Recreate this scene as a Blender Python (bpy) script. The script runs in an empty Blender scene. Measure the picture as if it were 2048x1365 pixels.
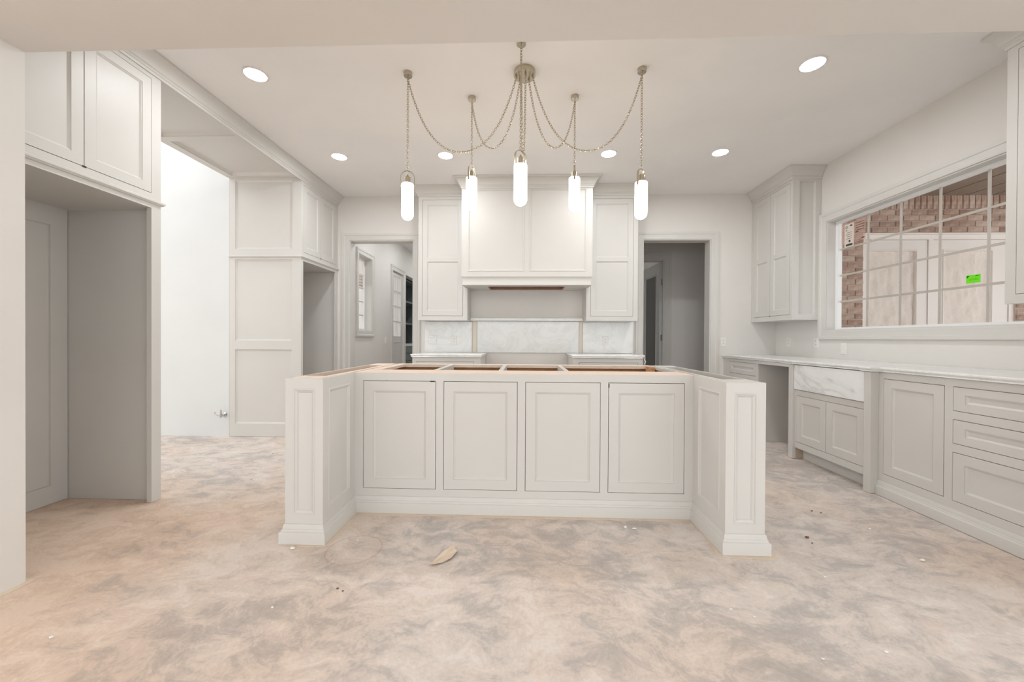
import bpy, bmesh, math, random
from mathutils import Vector, Matrix
random.seed(7)
scene = bpy.context.scene
COL = scene.collection

# ------------------------------------------------------------------ camera
F_PX = 769.5                       # focal length in pixels of the 2048 px wide frame
YAW, PITCH, ROLL = .0349, -.0058, .0055
CAM_H = 1.12
fw = Vector((-math.sin(YAW)*math.cos(PITCH), math.cos(YAW)*math.cos(PITCH), math.sin(PITCH)))
rt = Vector((math.cos(YAW), math.sin(YAW), 0)); up = rt.cross(fw)
rt, up = rt*math.cos(ROLL)+up*math.sin(ROLL), up*math.cos(ROLL)-rt*math.sin(ROLL)
cam_data = bpy.data.cameras.new('camera'); cam = bpy.data.objects.new('camera', cam_data); COL.objects.link(cam)
cam_data.sensor_fit = 'HORIZONTAL'; cam_data.sensor_width = 36; cam_data.lens = F_PX/2048*36
cam_data.clip_start = .05; cam_data.clip_end = 200
cam.matrix_world = Matrix(((rt.x, up.x, -fw.x, 0), (rt.y, up.y, -fw.y, 0), (rt.z, up.z, -fw.z, CAM_H), (0, 0, 0, 1)))
scene.camera = cam

# ------------------------------------------------------------------ sky and exposure
world = bpy.data.worlds.new('overcast_sky'); scene.world = world; world.use_nodes = True
bg = world.node_tree.nodes['Background']
bg.inputs[0].default_value = (.945, .98, 1.0, 1); bg.inputs[1].default_value = 1.85
vs = scene.view_settings
vs.view_transform = 'Standard'; vs.look = 'None'; vs.gamma = 1; vs.use_curve_mapping = False
vs.exposure = 0.25
DOWNLIGHT = 158.0      # emission of a recessed lens
PENDANT = 10.5        # emission of an alabaster shade

# ------------------------------------------------------------------ materials
def srgb(r, g, b):
    f = lambda c: (c/255/12.92) if c/255 <= .04045 else ((c/255+.055)/1.055)**2.4
    return (f(r), f(g), f(b), 1)
def mat(name, col, rough=.5, metal=0, spec=.5):
    m = bpy.data.materials.new(name); m.use_nodes = True
    b = m.node_tree.nodes['Principled BSDF']
    b.inputs['Base Color'].default_value = col; b.inputs['Roughness'].default_value = rough
    b.inputs['Metallic'].default_value = metal; b.inputs['Specular IOR Level'].default_value = spec
    return m
class NT:
    def __init__(s, m): s.t = m.node_tree; s.b = s.t.nodes.get('Principled BSDF'); s.out = s.t.nodes.get('Material Output')
    def n(s, typ, **kw):
        nd = s.t.nodes.new(typ)
        for k, v in kw.items():
            if k.startswith('i_'):
                key = k[2:].replace('_', ' ')
                nd.inputs[key].default_value = v
            else: setattr(nd, k, v)
        return nd
    def l(s, a, b): s.t.links.new(a, b)
    def ramp(s, src, stops, interp='LINEAR'):
        r = s.n('ShaderNodeValToRGB'); r.color_ramp.interpolation = interp
        el = r.color_ramp.elements
        while len(el) < len(stops): el.new(.5)
        for e, (p, c) in zip(el, stops): e.position = p; e.color = c
        s.l(src, r.inputs[0]); return r
    def mix(s, fac, a, b, mode='MIX'):
        m = s.n('ShaderNodeMix'); m.data_type = 'RGBA'; m.blend_type = mode
        if isinstance(fac, (int, float)): m.inputs[0].default_value = fac
        else: s.l(fac, m.inputs[0])
        for v, i in ((a, 6), (b, 7)):
            if isinstance(v, tuple): m.inputs[i].default_value = v
            else: s.l(v, m.inputs[i])
        return m.outputs[2]
    def coords(s, scale=(1, 1, 1), rot=(0, 0, 0)):
        tc = s.n('ShaderNodeTexCoord'); mp = s.n('ShaderNodeMapping'); mp.inputs['Scale'].default_value = scale
        mp.inputs['Rotation'].default_value = rot; s.l(tc.outputs['Object'], mp.inputs[0]); return mp.outputs[0]
    def noise(s, co, scale, detail=4, rough=.55, dist=0):
        n = s.n('ShaderNodeTexNoise'); n.inputs['Scale'].default_value = scale; n.inputs['Detail'].default_value = detail
        n.inputs['Roughness'].default_value = rough; n.inputs['Distortion'].default_value = dist; s.l(co, n.inputs['Vector']); return n
    def bump(s, h, strength, dist=.01):
        b = s.n('ShaderNodeBump'); b.inputs['Strength'].default_value = strength; b.inputs['Distance'].default_value = dist
        s.l(h, b.inputs['Height']); s.l(b.outputs[0], s.b.inputs['Normal'])
def painted(name, col, rough, tex=.04, scale=60):
    m = mat(name, col, rough); t = NT(m); co = t.coords()
    n = t.noise(co, scale, 3); t.bump(n.outputs[0], tex, .004)
    n2 = t.noise(co, 1.3, 3)
    r = t.ramp(n2.outputs[0], [(.3, tuple(c*.965 for c in col[:3])+(1,)), (.7, tuple(min(1, c*1.02) for c in col[:3])+(1,))])
    t.l(r.outputs[0], t.b.inputs['Base Color']); return m
M = {}
M['cab'] = painted('cabinet_paint', srgb(214, 211, 206), .43, .02, 90)
M['trim'] = painted('trim_paint', srgb(217, 214, 209), .43, .02, 90)
M['wall'] = painted('wall_paint', srgb(229, 225, 220), .7, .06, 160)
M['ceil'] = painted('ceiling_paint', srgb(246, 244, 242), .8, .05, 160)
M['white_wall'] = painted('primer_white', srgb(224, 225, 224), .75, .05, 160)
M['green'] = painted('dark_green_paint', srgb(116, 126, 126), .4)
M['white'] = mat('white_plastic', srgb(238, 236, 232), .35)
M['toe'] = mat('bare_toe_wood', srgb(186, 168, 148), .7)
M['door_white'] = mat('door_white', srgb(246, 238, 232), .4)
M['muntin'] = mat('muntin_shaded_taupe', srgb(196, 188, 178), .5)  # shade between the glass is put into this colour
M['smoke'] = mat('smoked_panel', srgb(92, 94, 90), .2)
M['drywall'] = mat('bare_drywall', srgb(232, 222, 208), .85)
M['vinyl'] = mat('white_vinyl', srgb(242, 242, 242), .35)
M['dark'] = mat('dark_slot', srgb(40, 38, 36), .6)
M['nickel'] = mat('satin_nickel', srgb(196, 186, 168), .24, 1)
M['steel'] = mat('chrome', srgb(205, 205, 205), .15, 1)
M['steel_door'] = painted('door_paint', srgb(205, 206, 205), .25, .02)
M['patio'] = painted('patio_concrete', srgb(214, 208, 200), .85, .2, 30)
M['tape'] = mat('white_tape', srgb(235, 232, 226), .5)
M['chip'] = mat('plaster_chip', srgb(238, 234, 228), .8)
M['rust'] = mat('rusty_crumb', srgb(120, 74, 54), .8)
def wood(name, c1, c2, scale=(1, 1, 1), rough=.6):
    m = mat(name, c1, rough); t = NT(m); co = t.coords(scale)
    n = t.noise(co, 6, 6, .6, 1.5)
    r = t.ramp(n.outputs[0], [(.3, c2), (.7, c1)]); t.l(r.outputs[0], t.b.inputs['Base Color']); t.bump(n.outputs[0], .08, .003); return m
M['rawwood'] = wood('raw_maple', srgb(238, 222, 208), srgb(228, 204, 186), (2, 14, 6))
M['ply'] = wood('honey_plywood', srgb(212, 168, 122), srgb(188, 138, 94), (3, 3, 12))
M['brownwood'] = wood('hood_liner_wood', srgb(176, 136, 108), srgb(146, 106, 82), (3, 12, 12))
M['soffit_wood'] = wood('porch_ceiling_wood', srgb(164, 146, 132), srgb(130, 112, 99), (8, 1, 8))
M['paper'] = wood('kraft_paper', srgb(232, 214, 194), srgb(222, 202, 180), (3, 3, 3), .8)
def marble(name, vc=None, sc=3.0):
    m = mat(name, srgb(238, 238, 234), .18); t = NT(m); co = t.coords((1, 1, 1), (.4, .5, .7))
    d = t.noise(co, 2.2, 5, .6); 
    v = t.noise(co, sc, 8, .62, 1.8)
    a = t.n('ShaderNodeMath', operation='SUBTRACT'); t.l(v.outputs[0], a.inputs[0]); a.inputs[1].default_value = .5
    b = t.n('ShaderNodeMath', operation='ABSOLUTE'); t.l(a.outputs[0], b.inputs[0])
    r = t.ramp(b.outputs[0], [(0, vc or srgb(233, 233, 231)), (.025, srgb(238, 238, 236) if vc is None else srgb(234, 234, 232)), (.08, srgb(242, 242, 240))])
    s = t.ramp(d.outputs[0], [(.35, (.955, .955, .955, 1)), (.6, (1, 1, 1, 1))])
    t.l(t.mix(1, r.outputs[0], s.outputs[0], 'MULTIPLY'), t.b.inputs['Base Color']); return m
M['marble'] = marble('white_marble')
M['marble_apron'] = marble('veined_marble', srgb(216, 216, 216), 1.5)
def floor_mat():
    m = mat('dusty_concrete', srgb(190, 170, 155), .82, 0, .25); t = NT(m)
    co = t.coords((1, 1, 1))
    w = t.noise(co, 2.3, 3, .5)
    sc_ = t.n('ShaderNodeVectorMath', operation='SCALE'); t.l(w.outputs['Color'], sc_.inputs[0]); sc_.inputs['Scale'].default_value = .22
    add = t.n('ShaderNodeVectorMath', operation='ADD'); t.l(co, add.inputs[0]); t.l(sc_.outputs[0], add.inputs[1])
    st = t.n('ShaderNodeMapping'); st.inputs['Rotation'].default_value = (0, 0, .5); st.inputs['Scale'].default_value = (1, 1.5, 1); t.l(add.outputs[0], st.inputs[0])
    a = t.noise(st.outputs[0], 6.2, 10, .68, .5)             # trowel patches: pale slurry over darker grey
    b = t.noise(add.outputs[0], 1.0, 3, .5, .2)             # wide drift
    c = t.noise(add.outputs[0], 70, 5, .7)                  # grit
    d = t.noise(co, .8, 3, .5)
    s1 = t.n('ShaderNodeMath', operation='MULTIPLY_ADD'); t.l(b.outputs[0], s1.inputs[0]); s1.inputs[1].default_value = .6; t.l(a.outputs[0], s1.inputs[2])
    s2 = t.n('ShaderNodeMath', operation='MULTIPLY_ADD'); t.l(c.outputs[0], s2.inputs[0]); s2.inputs[1].default_value = .14; t.l(s1.outputs[0], s2.inputs[2])
    s3 = t.n('ShaderNodeMath', operation='ADD'); t.l(s2.outputs[0], s3.inputs[0])
    r = t.ramp(s3.outputs[0], [(.67, srgb(184, 177, 172)), (.79, srgb(199, 190, 184)), (.85, srgb(213, 202, 194)), (.93, srgb(220, 208, 199)), (1.0, srgb(226, 217, 210))])
    # sandier dust towards the passage, as in the room (x below about -1)
    sep = t.n('ShaderNodeSeparateXYZ'); t.l(co, sep.inputs[0])
    gx_ = t.n('ShaderNodeMapRange'); gx_.inputs['From Min'].default_value = -.4; gx_.inputs['From Max'].default_value = -2.4; t.l(sep.outputs[0], gx_.inputs['Value'])
    wm = t.n('ShaderNodeMath', operation='MULTIPLY_ADD'); t.l(gx_.outputs[0], wm.inputs[0]); wm.inputs[1].default_value = .45; t.l(d.outputs[0], wm.inputs[2])
    gy_ = t.n('ShaderNodeMapRange'); gy_.inputs['From Min'].default_value = 3.1; gy_.inputs['From Max'].default_value = 2.3; t.l(sep.outputs[1], gy_.inputs['Value'])
    wy = t.n('ShaderNodeMath', operation='MULTIPLY'); t.l(gx_.outputs[0], wy.inputs[0]); t.l(gy_.outputs[0], wy.inputs[1]); t.l(wy.outputs[0], wm.inputs[0])
    lift = t.n('ShaderNodeMath', operation='MULTIPLY'); t.l(wy.outputs[0], lift.inputs[0]); lift.inputs[1].default_value = .09; t.l(lift.outputs[0], s3.inputs[1])
    warm = t.ramp(wm.outputs[0], [(.45, (0, 0, 0, 1)), (.85, (.85, .85, .85, 1))])
    col = t.mix(warm.outputs[0], r.outputs[0], srgb(255, 236, 218), 'MULTIPLY')
    e = t.noise(st.outputs[0], 1.9, 5, .6, .4)
    ru = t.ramp(e.outputs[0], [(.60, (0, 0, 0, 1)), (.74, (.34, .34, .34, 1))])
    col = t.mix(ru.outputs[0], col, srgb(224, 196, 176))
    g = t.n('ShaderNodeMath', operation='MULTIPLY_ADD'); t.l(c.outputs[0], g.inputs[0]); g.inputs[1].default_value = .3; g.inputs[2].default_value = .85
    col = t.mix(1, col, g.outputs[0], 'MULTIPLY')
    # a thin rusty ring left by a bucket, beside the island
    geo = t.n('ShaderNodeNewGeometry'); sub = t.n('ShaderNodeVectorMath', operation='DISTANCE'); t.l(geo.outputs['Position'], sub.inputs[0]); sub.inputs[1].default_value = (-.90, 2.0, 0)
    q = t.n('ShaderNodeMath', operation='SUBTRACT'); t.l(sub.outputs['Value'], q.inputs[0]); q.inputs[1].default_value = .14
    q2 = t.n('ShaderNodeMath', operation='ABSOLUTE'); t.l(q.outputs[0], q2.inputs[0])
    rr = t.ramp(q2.outputs[0], [(0, (.32, .32, .32, 1)), (.006, (0, 0, 0, 1))])
    col = t.mix(rr.outputs[0], col, srgb(176, 120, 88))
    t.l(col, t.b.inputs['Base Color']); t.bump(s2.outputs[0], .12, .006); return m
M['floor'] = floor_mat()
def brick_mat():
    m = mat('tumbled_brick', srgb(176, 142, 126), .9); t = NT(m)
    oi = t.n('ShaderNodeObjectInfo')
    r = t.ramp(oi.outputs['Random'], [(0, srgb(170, 134, 118)), (.35, srgb(188, 154, 136)), (.7, srgb(202, 172, 154)), (1, srgb(214, 190, 174))])
    co = t.coords(); n = t.noise(co, 22, 6, .7)
    s = t.ramp(n.outputs[0], [(.3, srgb(200, 190, 182)), (.6, (1, 1, 1, 1))])
    n3 = t.noise(co, 9, 5, .7, .6); sm = t.ramp(n3.outputs[0], [(.50, (0, 0, 0, 1)), (.68, (.6, .6, .6, 1))])
    t.l(t.mix(sm.outputs[0], t.mix(1, r.outputs[0], s.outputs[0], 'MULTIPLY'), srgb(218, 200, 184)), t.b.inputs['Base Color']); t.bump(n.outputs[0], .5, .01); return m
M['brick'] = brick_mat()
M['mortar'] = painted('mortar', srgb(206, 190, 176), .9, .3, 60)
def glass():
    m = bpy.data.materials.new('window_glass'); m.use_nodes = True; t = NT(m); t.t.nodes.remove(t.b)
    tr = t.n('ShaderNodeBsdfTransparent'); gl = t.n('ShaderNodeBsdfGlossy'); gl.inputs['Roughness'].default_value = .01
    ge = t.n('ShaderNodeNewGeometry'); io = t.n('ShaderNodeMapRange'); io.inputs['To Min'].default_value = 1.45; io.inputs['To Max'].default_value = 1/1.45
    t.l(ge.outputs['Backfacing'], io.inputs['Value']); fr = t.n('ShaderNodeFresnel'); t.l(io.outputs[0], fr.inputs[0]); mx = t.n('ShaderNodeMixShader')
    t.l(fr.outputs[0], mx.inputs[0]); t.l(tr.outputs[0], mx.inputs[1]); t.l(gl.outputs[0], mx.inputs[2]); t.l(mx.outputs[0], t.out.inputs[0]); return m
M['glass'] = glass()
def film():
    m = mat('pink_label_film', srgb(214, 178, 164), .4); t = NT(m)
    tr = t.n('ShaderNodeBsdfTransparent'); mx = t.n('ShaderNodeMixShader'); mx.inputs[0].default_value = .3
    t.l(tr.outputs[0], mx.inputs[1]); t.l(t.b.outputs[0], mx.inputs[2]); t.l(mx.outputs[0], t.out.inputs[0]); return m
M['film'] = film()
M['pale_film'] = mat('pale_label', srgb(226, 210, 202), .5)
M['label_white'] = mat('label_white', srgb(222, 210, 200), .5)
M['label_ink'] = mat('label_ink', srgb(52, 42, 38), .6)
M['green_sticker'] = mat('green_sticker', srgb(112, 232, 12), .5)
M['green_ink'] = mat('green_sticker_ink', srgb(20, 70, 16), .6)
M['green_soft_ink'] = mat('green_sticker_soft_ink', srgb(88, 184, 14), .6)
def sheet():
    m = mat('masking_sheet', srgb(238, 222, 210), .5); t = NT(m); co = t.coords((1, 1, .55))
    n = t.noise(co, 16, 7, .68, 1.4); r = t.ramp(n.outputs[0], [(.3, srgb(241, 226, 214)), (.5, srgb(248, 235, 225)), (.7, srgb(252, 243, 235))])  # tones stand in for wrinkle shading that the diffuse light leaves faint
    t.l(r.outputs[0], t.b.inputs['Base Color']); t.bump(n.outputs[0], .55, .02); return m
M['bag'] = sheet()
def emit(name, col, strength, vein=False):
    m = bpy.data.materials.new(name); m.use_nodes = True; t = NT(m); t.t.nodes.remove(t.b)
    em = t.n('ShaderNodeEmission'); em.inputs[0].default_value = col; em.inputs[1].default_value = strength
    if vein:
        co = t.coords((1, 1, .6)); n = t.noise(co, 9, 6, .6, 1.2)
        oi = t.n('ShaderNodeObjectInfo')
        a = t.n('ShaderNodeMath', operation='MULTIPLY_ADD'); t.l(oi.outputs['Random'], a.inputs[0]); a.inputs[1].default_value = .02; t.l(n.outputs[0], a.inputs[2])
        r = t.ramp(a.outputs[0], [(.57, col), (.66, (.05, .038, .016, 1))])
        t.l(r.outputs[0], em.inputs[0])
    t.l(em.outputs[0], t.out.inputs[0]); return m
M['lens'] = emit('downlight_lens', (.94, .975, 1, 1), DOWNLIGHT)
M['alabaster'] = emit('lit_alabaster', (1, .91, .78, 1), PENDANT)
M['alabaster_veined'] = emit('lit_veined_alabaster', (1, .91, .78, 1), PENDANT, True)

# ------------------------------------------------------------------ mesh builder
def IDENT(a, b, c): return (a, b, c)
def PX(x0): return lambda u, v, w: (x0+w, u, v)       # face looking +x : u=y v=z
def NX(x0): return lambda u, v, w: (x0-w, u, v)       # face looking -x
def NY(y0): return lambda u, v, w: (u, y0-w, v)       # face looking -y : u=x v=z
def NZ(z0): return lambda u, v, w: (u, v, z0-w)       # face looking down : u=x v=y
def PZ(z0): return lambda u, v, w: (u, v, z0+w)
ORIGIN = {}
class MB:
    def __init__(s, m=IDENT): s.v = []; s.f = []; s.m = m
    def p(s, *a): s.v.append(s.m(*a)); return len(s.v)-1
    def box(s, a0, a1, b0, b1, c0, c1):
        i = [s.p(a, b, c) for c in (c0, c1) for b in (b0, b1) for a in (a0, a1)]
        for q in ((0, 1, 3, 2), (4, 5, 7, 6), (0, 1, 5, 4), (2, 3, 7, 6), (0, 2, 6, 4), (1, 3, 7, 5)): s.f.append([i[k] for k in q])
        return s
    def plate(s, a0, a1, b0, b1, c0, c1, holes=()):
        A = sorted({a0, a1, *[x for h in holes for x in h[:2] if a0 < x < a1]}); B = sorted({b0, b1, *[x for h in holes for x in h[2:] if b0 < x < b1]})
        def solid(i, j):
            if i < 0 or j < 0 or i >= len(A)-1 or j >= len(B)-1: return False
            x = (A[i]+A[i+1])/2; y = (B[j]+B[j+1])/2
            return not any(h[0] < x < h[1] and h[2] < y < h[3] for h in holes)
        idx = {}
        def V(i, j, k):
            if (i, j, k) not in idx: idx[i, j, k] = s.p(A[i], B[j], (c0, c1)[k])
            return idx[i, j, k]
        for i in range(len(A)-1):
            for j in range(len(B)-1):
                if not solid(i, j): continue
                for k in (0, 1): s.f.append([V(i, j, k), V(i+1, j, k), V(i+1, j+1, k), V(i, j+1, k)])
                for (di, dj, e) in ((-1, 0, ((i, j), (i, j+1))), (1, 0, ((i+1, j), (i+1, j+1))), (0, -1, ((i, j), (i+1, j))), (0, 1, ((i, j+1), (i+1, j+1)))):
                    if not solid(i+di, j+dj): s.f.append([V(*e[0], 0), V(*e[1], 0), V(*e[1], 1), V(*e[0], 1)])
        return s
    def rect_bead(s, r, prof):                      # moulding round the inside of a rectangle; prof = (inset, w)
        a0, a1, b0, b1 = r; rings = []
        for d, c in prof: rings.append([s.p(a0+d, b0+d, c), s.p(a1-d, b0+d, c), s.p(a1-d, b1-d, c), s.p(a0+d, b1-d, c)])
        for p, q in zip(rings, rings[1:]):
            for k in range(4): s.f.append([p[k], p[(k+1) % 4], q[(k+1) % 4], q[k]])
        return s
    def sweep(s, path, prof, closed=False, side=1, caps=True):   # path in (a,b), prof = (offset, c)
        n = len(path); pts = [Vector(p) for p in path]
        def nrm(i, j): d = (pts[j]-pts[i]).normalized(); return Vector((d.y, -d.x))*side
        offs = []
        for i in range(n):
            a = nrm(i-1, i) if (i > 0 or closed) else None; b = nrm(i, (i+1) % n) if (i < n-1 or closed) else None
            if a is None: m = b
            elif b is None: m = a
            else: m = (a+b)/max(1e-6, 1+a.dot(b))
            offs.append(m)
        rings = [[s.p(pts[i].x+offs[i].x*d, pts[i].y+offs[i].y*d, c) for (d, c) in prof] for i in range(n)]
        m = len(prof)
        for i in range(n if closed else n-1):
            a, b = rings[i], rings[(i+1) % n]
            for k in range(m-1): s.f.append([a[k], a[k+1], b[k+1], b[k]])
        if not closed and caps: s.f.append(rings[0]); s.f.append(rings[-1])
        return s
    def prism(s, poly, prof):                       # closed polygon with side rings and caps; prof = (outward offset, c)
        n = len(poly); pts = [Vector(p) for p in poly]
        area = sum(pts[i].x*pts[(i+1) % n].y-pts[(i+1) % n].x*pts[i].y for i in range(n)); sd = 1 if area > 0 else -1
        k0 = len(s.v); s.sweep(poly, prof, True, sd); m = len(prof)
        s.f.append([k0+i*m for i in range(n)]); s.f.append([k0+i*m+m-1 for i in range(n)])
        return s
    def lathe(s, c, prof, seg=24, ax=2):            # prof = (radius, along)
        rings = []
        for r, h in prof:
            if r < 1e-6:
                q = [0, 0, 0]; q[ax] = h; rings.append([s.p(c[0]+q[0], c[1]+q[1], c[2]+q[2])]); continue
            ring = []
            for k in range(seg):
                a = 2*math.pi*k/seg; q = [0, 0, 0]; q[ax] = h; q[(ax+1) % 3] = r*math.cos(a); q[(ax+2) % 3] = r*math.sin(a)
                ring.append(s.p(c[0]+q[0], c[1]+q[1], c[2]+q[2]))
            rings.append(ring)
        for a, b in zip(rings, rings[1:]):
            if len(a) == 1 and len(b) == 1: continue
            for k in range(seg):
                if len(a) == 1: s.f.append([a[0], b[k], b[(k+1) % seg]])
                elif len(b) == 1: s.f.append([a[k], a[(k+1) % seg], b[0]])
                else: s.f.append([a[k], a[(k+1) % seg], b[(k+1) % seg], b[k]])
        for r in (rings[0], rings[-1]):
            if len(r) > 1: s.f.append(list(r))
        return s
    def tube(s, pts, r, seg=8, flat=1.0, ref=(0, 0, 1)):
        pts = [Vector(p) for p in pts]; rings = []; ref = Vector(ref)
        for i, p in enumerate(pts):
            t = (pts[min(i+1, len(pts)-1)]-pts[max(i-1, 0)]).normalized()
            a = t.cross(ref)
            if a.length < 1e-3: a = t.cross(Vector((1, 0, 0)))
            a.normalize(); b = t.cross(a)
            rings.append([s.p(*(p+a*math.cos(2*math.pi*k/seg)*r*flat+b*math.sin(2*math.pi*k/seg)*r)) for k in range(seg)])
        for a, b in zip(rings, rings[1:]):
            for k in range(seg): s.f.append([a[k], a[(k+1) % seg], b[(k+1) % seg], b[k]])
        s.f.append(rings[0]); s.f.append(rings[-1]); return s
    def build(s, name, material, parent=None, smooth=None, bevel=None, at=None):
        o0 = Vector(ORIGIN.get(parent.name, (0, 0, 0))) if parent else Vector((0, 0, 0))
        if at is None: at = o0
        at = Vector(at)
        me = bpy.data.meshes.new(name); me.from_pydata([tuple(Vector(v)-at) for v in s.v], [], s.f)
        bm = bmesh.new(); bm.from_mesh(me); bmesh.ops.remove_doubles(bm, verts=bm.verts, dist=1e-5)
        bmesh.ops.recalc_face_normals(bm, faces=bm.faces)
        bm.to_mesh(me); bm.free(); me.materials.append(M[material] if isinstance(material, str) else material)
        if smooth:
            me.polygons.foreach_set('use_smooth', [True]*len(me.polygons)); me.set_sharp_from_angle(angle=math.radians(smooth))
        o = bpy.data.objects.new(name, me); COL.objects.link(o); o.location = at-o0
        ORIGIN[o.name] = tuple(at)
        if parent: o.parent = parent
        if bevel:
            b = o.modifiers.new('soft_edge', 'BEVEL'); b.width = bevel; b.segments = 2; b.limit_method = 'ANGLE'; b.angle_limit = math.radians(40)
        return o
def thing(name, label, cat, loc=(0, 0, 0), group=None):
    o = bpy.data.objects.new(name, None); COL.objects.link(o); o.location = loc; o.empty_display_size = .1
    o['label'] = label; o['category'] = cat
    if group: o['group'] = group
    ORIGIN[o.name] = tuple(loc); return o
def tag(o, label, cat, group=None):
    o['label'] = label; o['category'] = cat
    if group: o['group'] = group
    return o
def struct(o): o['kind'] = 'structure'; return o
def lab(o, label): o['label'] = label; return o

# ------------------------------------------------------------------ joinery
BEAD = [(.0004, 0), (.001, -.003), (.005, -.004), (.012, -.009), (.014, -.010)]
def framed(name, parent, m, r, holes, material='cab', th=.019, front=0.0, bead=BEAD, panel='panel'):
    """a stile-and-rail leaf with a moulded bead and a recessed panel in every hole"""
    b = MB(m); b.plate(*r, front-th, front, holes)
    for h in holes: b.rect_bead(h, [(d, front+c) for d, c in bead])
    o = b.build(name, material, parent)
    for h in holes:
        d, c = bead[-1]
        MB(m).box(h[0]+d-.004, h[1]-d+.004, h[2]+d-.004, h[3]-d+.004, front+c-.006, front+c).build(panel, material, o)
    return o
def door(parent, m, r, stile=.058, rail=None, mid=None, gap=.0034, **k):
    rail = rail or stile
    q = (r[0]+gap, r[1]-gap, r[2]+gap, r[3]-gap)
    if mid: holes = [(q[0]+stile, q[1]-stile, q[2]+rail, mid-.024), (q[0]+stile, q[1]-stile, mid+.024, q[3]-rail)]
    else: holes = [(q[0]+stile, q[1]-stile, q[2]+rail, q[3]-rail)]
    return framed(k.pop('name', 'door'), parent, m, q, holes, front=.001, **k)
H = 3.003
def crown_profile(z=H, drop=.105, out=.075):
    return [(0, z-drop-.02), (.008, z-drop-.02), (.010, z-drop-.004), (.016, z-drop), (.016, z-drop+.012), (.024, z-drop+.018), (.030, z-drop+.034), (.042, z-drop+.056), (.058, z-drop+.074), (.066, z-drop+.080), (out-.004, z-drop+.084), (out, z-drop+.09), (out, z-.001), (0, z-.001)]
CASING = [(0, .0), (0, .012), (.012, .016), (.018, .014), (.058, .018), (.064, .024), (.084, .027), (.092, .027), (.092, 0)]
PLINTH = [(0, .106), (.004, .105), (.006, .098), (.007, .096), (.009, .080), (.012, .078), (.014, .070), (.021, .066), (.022, .062), (.022, .003), (0, .003)]
# key positions (metres), found from the photograph's vanishing points
XL, XB, YB, XR = -2.511, -3.338, 5.06, 3.209
BEAM_Z, BEAM_Y0, BEAM_Y1 = 2.402, 1.30, 1.667

# ------------------------------------------------------------------ the setting
def S(name, b, material, **k): return struct(b.build(name, material, **k))
S('floor', MB().box(-9, 3.36, -5, 10.5, -.1, 0), 'floor')
S('ceiling', MB().plate(XB, 3.36, BEAM_Y0, YB+.14, H, H+.12), 'ceil')
wall_back = S('wall_back', MB(NY(YB)).plate(XB, 3.36, 0, H+.4, -.14, 0, [(-2.351, -1.488, 0, 2.42), (1.518, 2.385, 0, 2.42)]), 'wall')
WIN = (2.52, 4.22, 1.224, 2.387)
S('wall_right', MB(NX(XR)).plate(BEAM_Y0, YB+.14, 0, H+.1, -.13, 0, [WIN]), 'wall')
S('wall_left', MB(NY(4.222)).box(-9, XB+.002, 0, 3.6, -.14, 0), 'white_wall')
# cased opening towards the camera: two piers and the beam between them
S('wall_front', MB().plate(-2.266, 2.30, BEAM_Y0, BEAM_Y1, BEAM_Z, H+.4), 'wall')
S('wall_pier_passage', MB().box(XB, -2.267, BEAM_Y0, BEAM_Y1, 0, H+.4), 'wall')
S('wall_pier_window', MB().box(2.30, XR, BEAM_Y0, BEAM_Y1, 0, H+.4), 'wall')
S('ceiling_living', MB().box(-9, 5, -5, BEAM_Y0, 3.4, 3.5), 'ceil')
S('ceiling_passage_cut', MB().box(-9, -5.2, BEAM_Y0, 4.36, 3.55, 3.65), 'ceil')  # unseen; cut back so open sky brightens the passage floor and white wall
# door casings in the back wall
for i, (a, b) in enumerate(((-2.351, -1.488), (1.518, 2.385))):
    c = MB(NY(YB)).sweep([(a, .0), (a, 2.42), (b, 2.42), (b, .0)], CASING, side=-1)
    o = S('trim_%d' % (i+1), c, 'trim', smooth=30)
    MB(NY(YB)).sweep([(a, 0), (a, 2.42), (b, 2.42), (b, 0)], [(-.012, -.142), (-.012, .002), (.001, .002), (.001, -.142)], side=-1).build('jamb', 'trim', o)
    MB(NY(YB+.14)).sweep([(a, .0), (a, 2.42), (b, 2.42), (b, .0)], [(d, -c_) for d, c_ in CASING], side=-1).build('hall_casing', 'trim', o, smooth=30)

# window over the sink
wn = S('window_1', MB(NX(XR)).sweep([(WIN[0], WIN[2]), (WIN[1], WIN[2]), (WIN[1], WIN[3]), (WIN[0], WIN[3])], CASING, closed=True, side=1), 'trim', smooth=30)
MB(NX(XR)).plate(WIN[0]-.001, WIN[1]+.001, WIN[2]-.001, WIN[3]+.001, -.13, .001, [(WIN[0]+.010, WIN[1]-.010, WIN[2]+.010, WIN[3]-.010)]).build('jamb', 'trim', wn)
GX = 3.30
gy0, gy1, gz0, gz1 = 2.555, 4.178, 1.256, 2.352
MB(NX(GX)).plate(WIN[0]+.008, WIN[1]-.008, WIN[2]+.008, WIN[3]-.008, -.03, .012, [(gy0, gy1, gz0, gz1)]).build('sash', 'vinyl', wn)
MB(NX(GX)).box(gy0-.005, gy1+.005, gz0-.005, gz1+.005, -.012, -.006).build('pane', 'glass', wn)
for k in range(1, 5):
    y = gy0+(gy1-gy0)*k/5; MB(NX(GX)).box(y-.009, y+.009, gz0, gz1, -.020, -.0135).build('muntin', 'muntin', wn)
for k in range(1, 4):
    z = gz0+(gz1-gz0)*k/4; MB(NX(GX)).box(gy0, gy1, z-.009, z+.009, -.0205, -.0130).build('muntin', 'muntin', wn)
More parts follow.
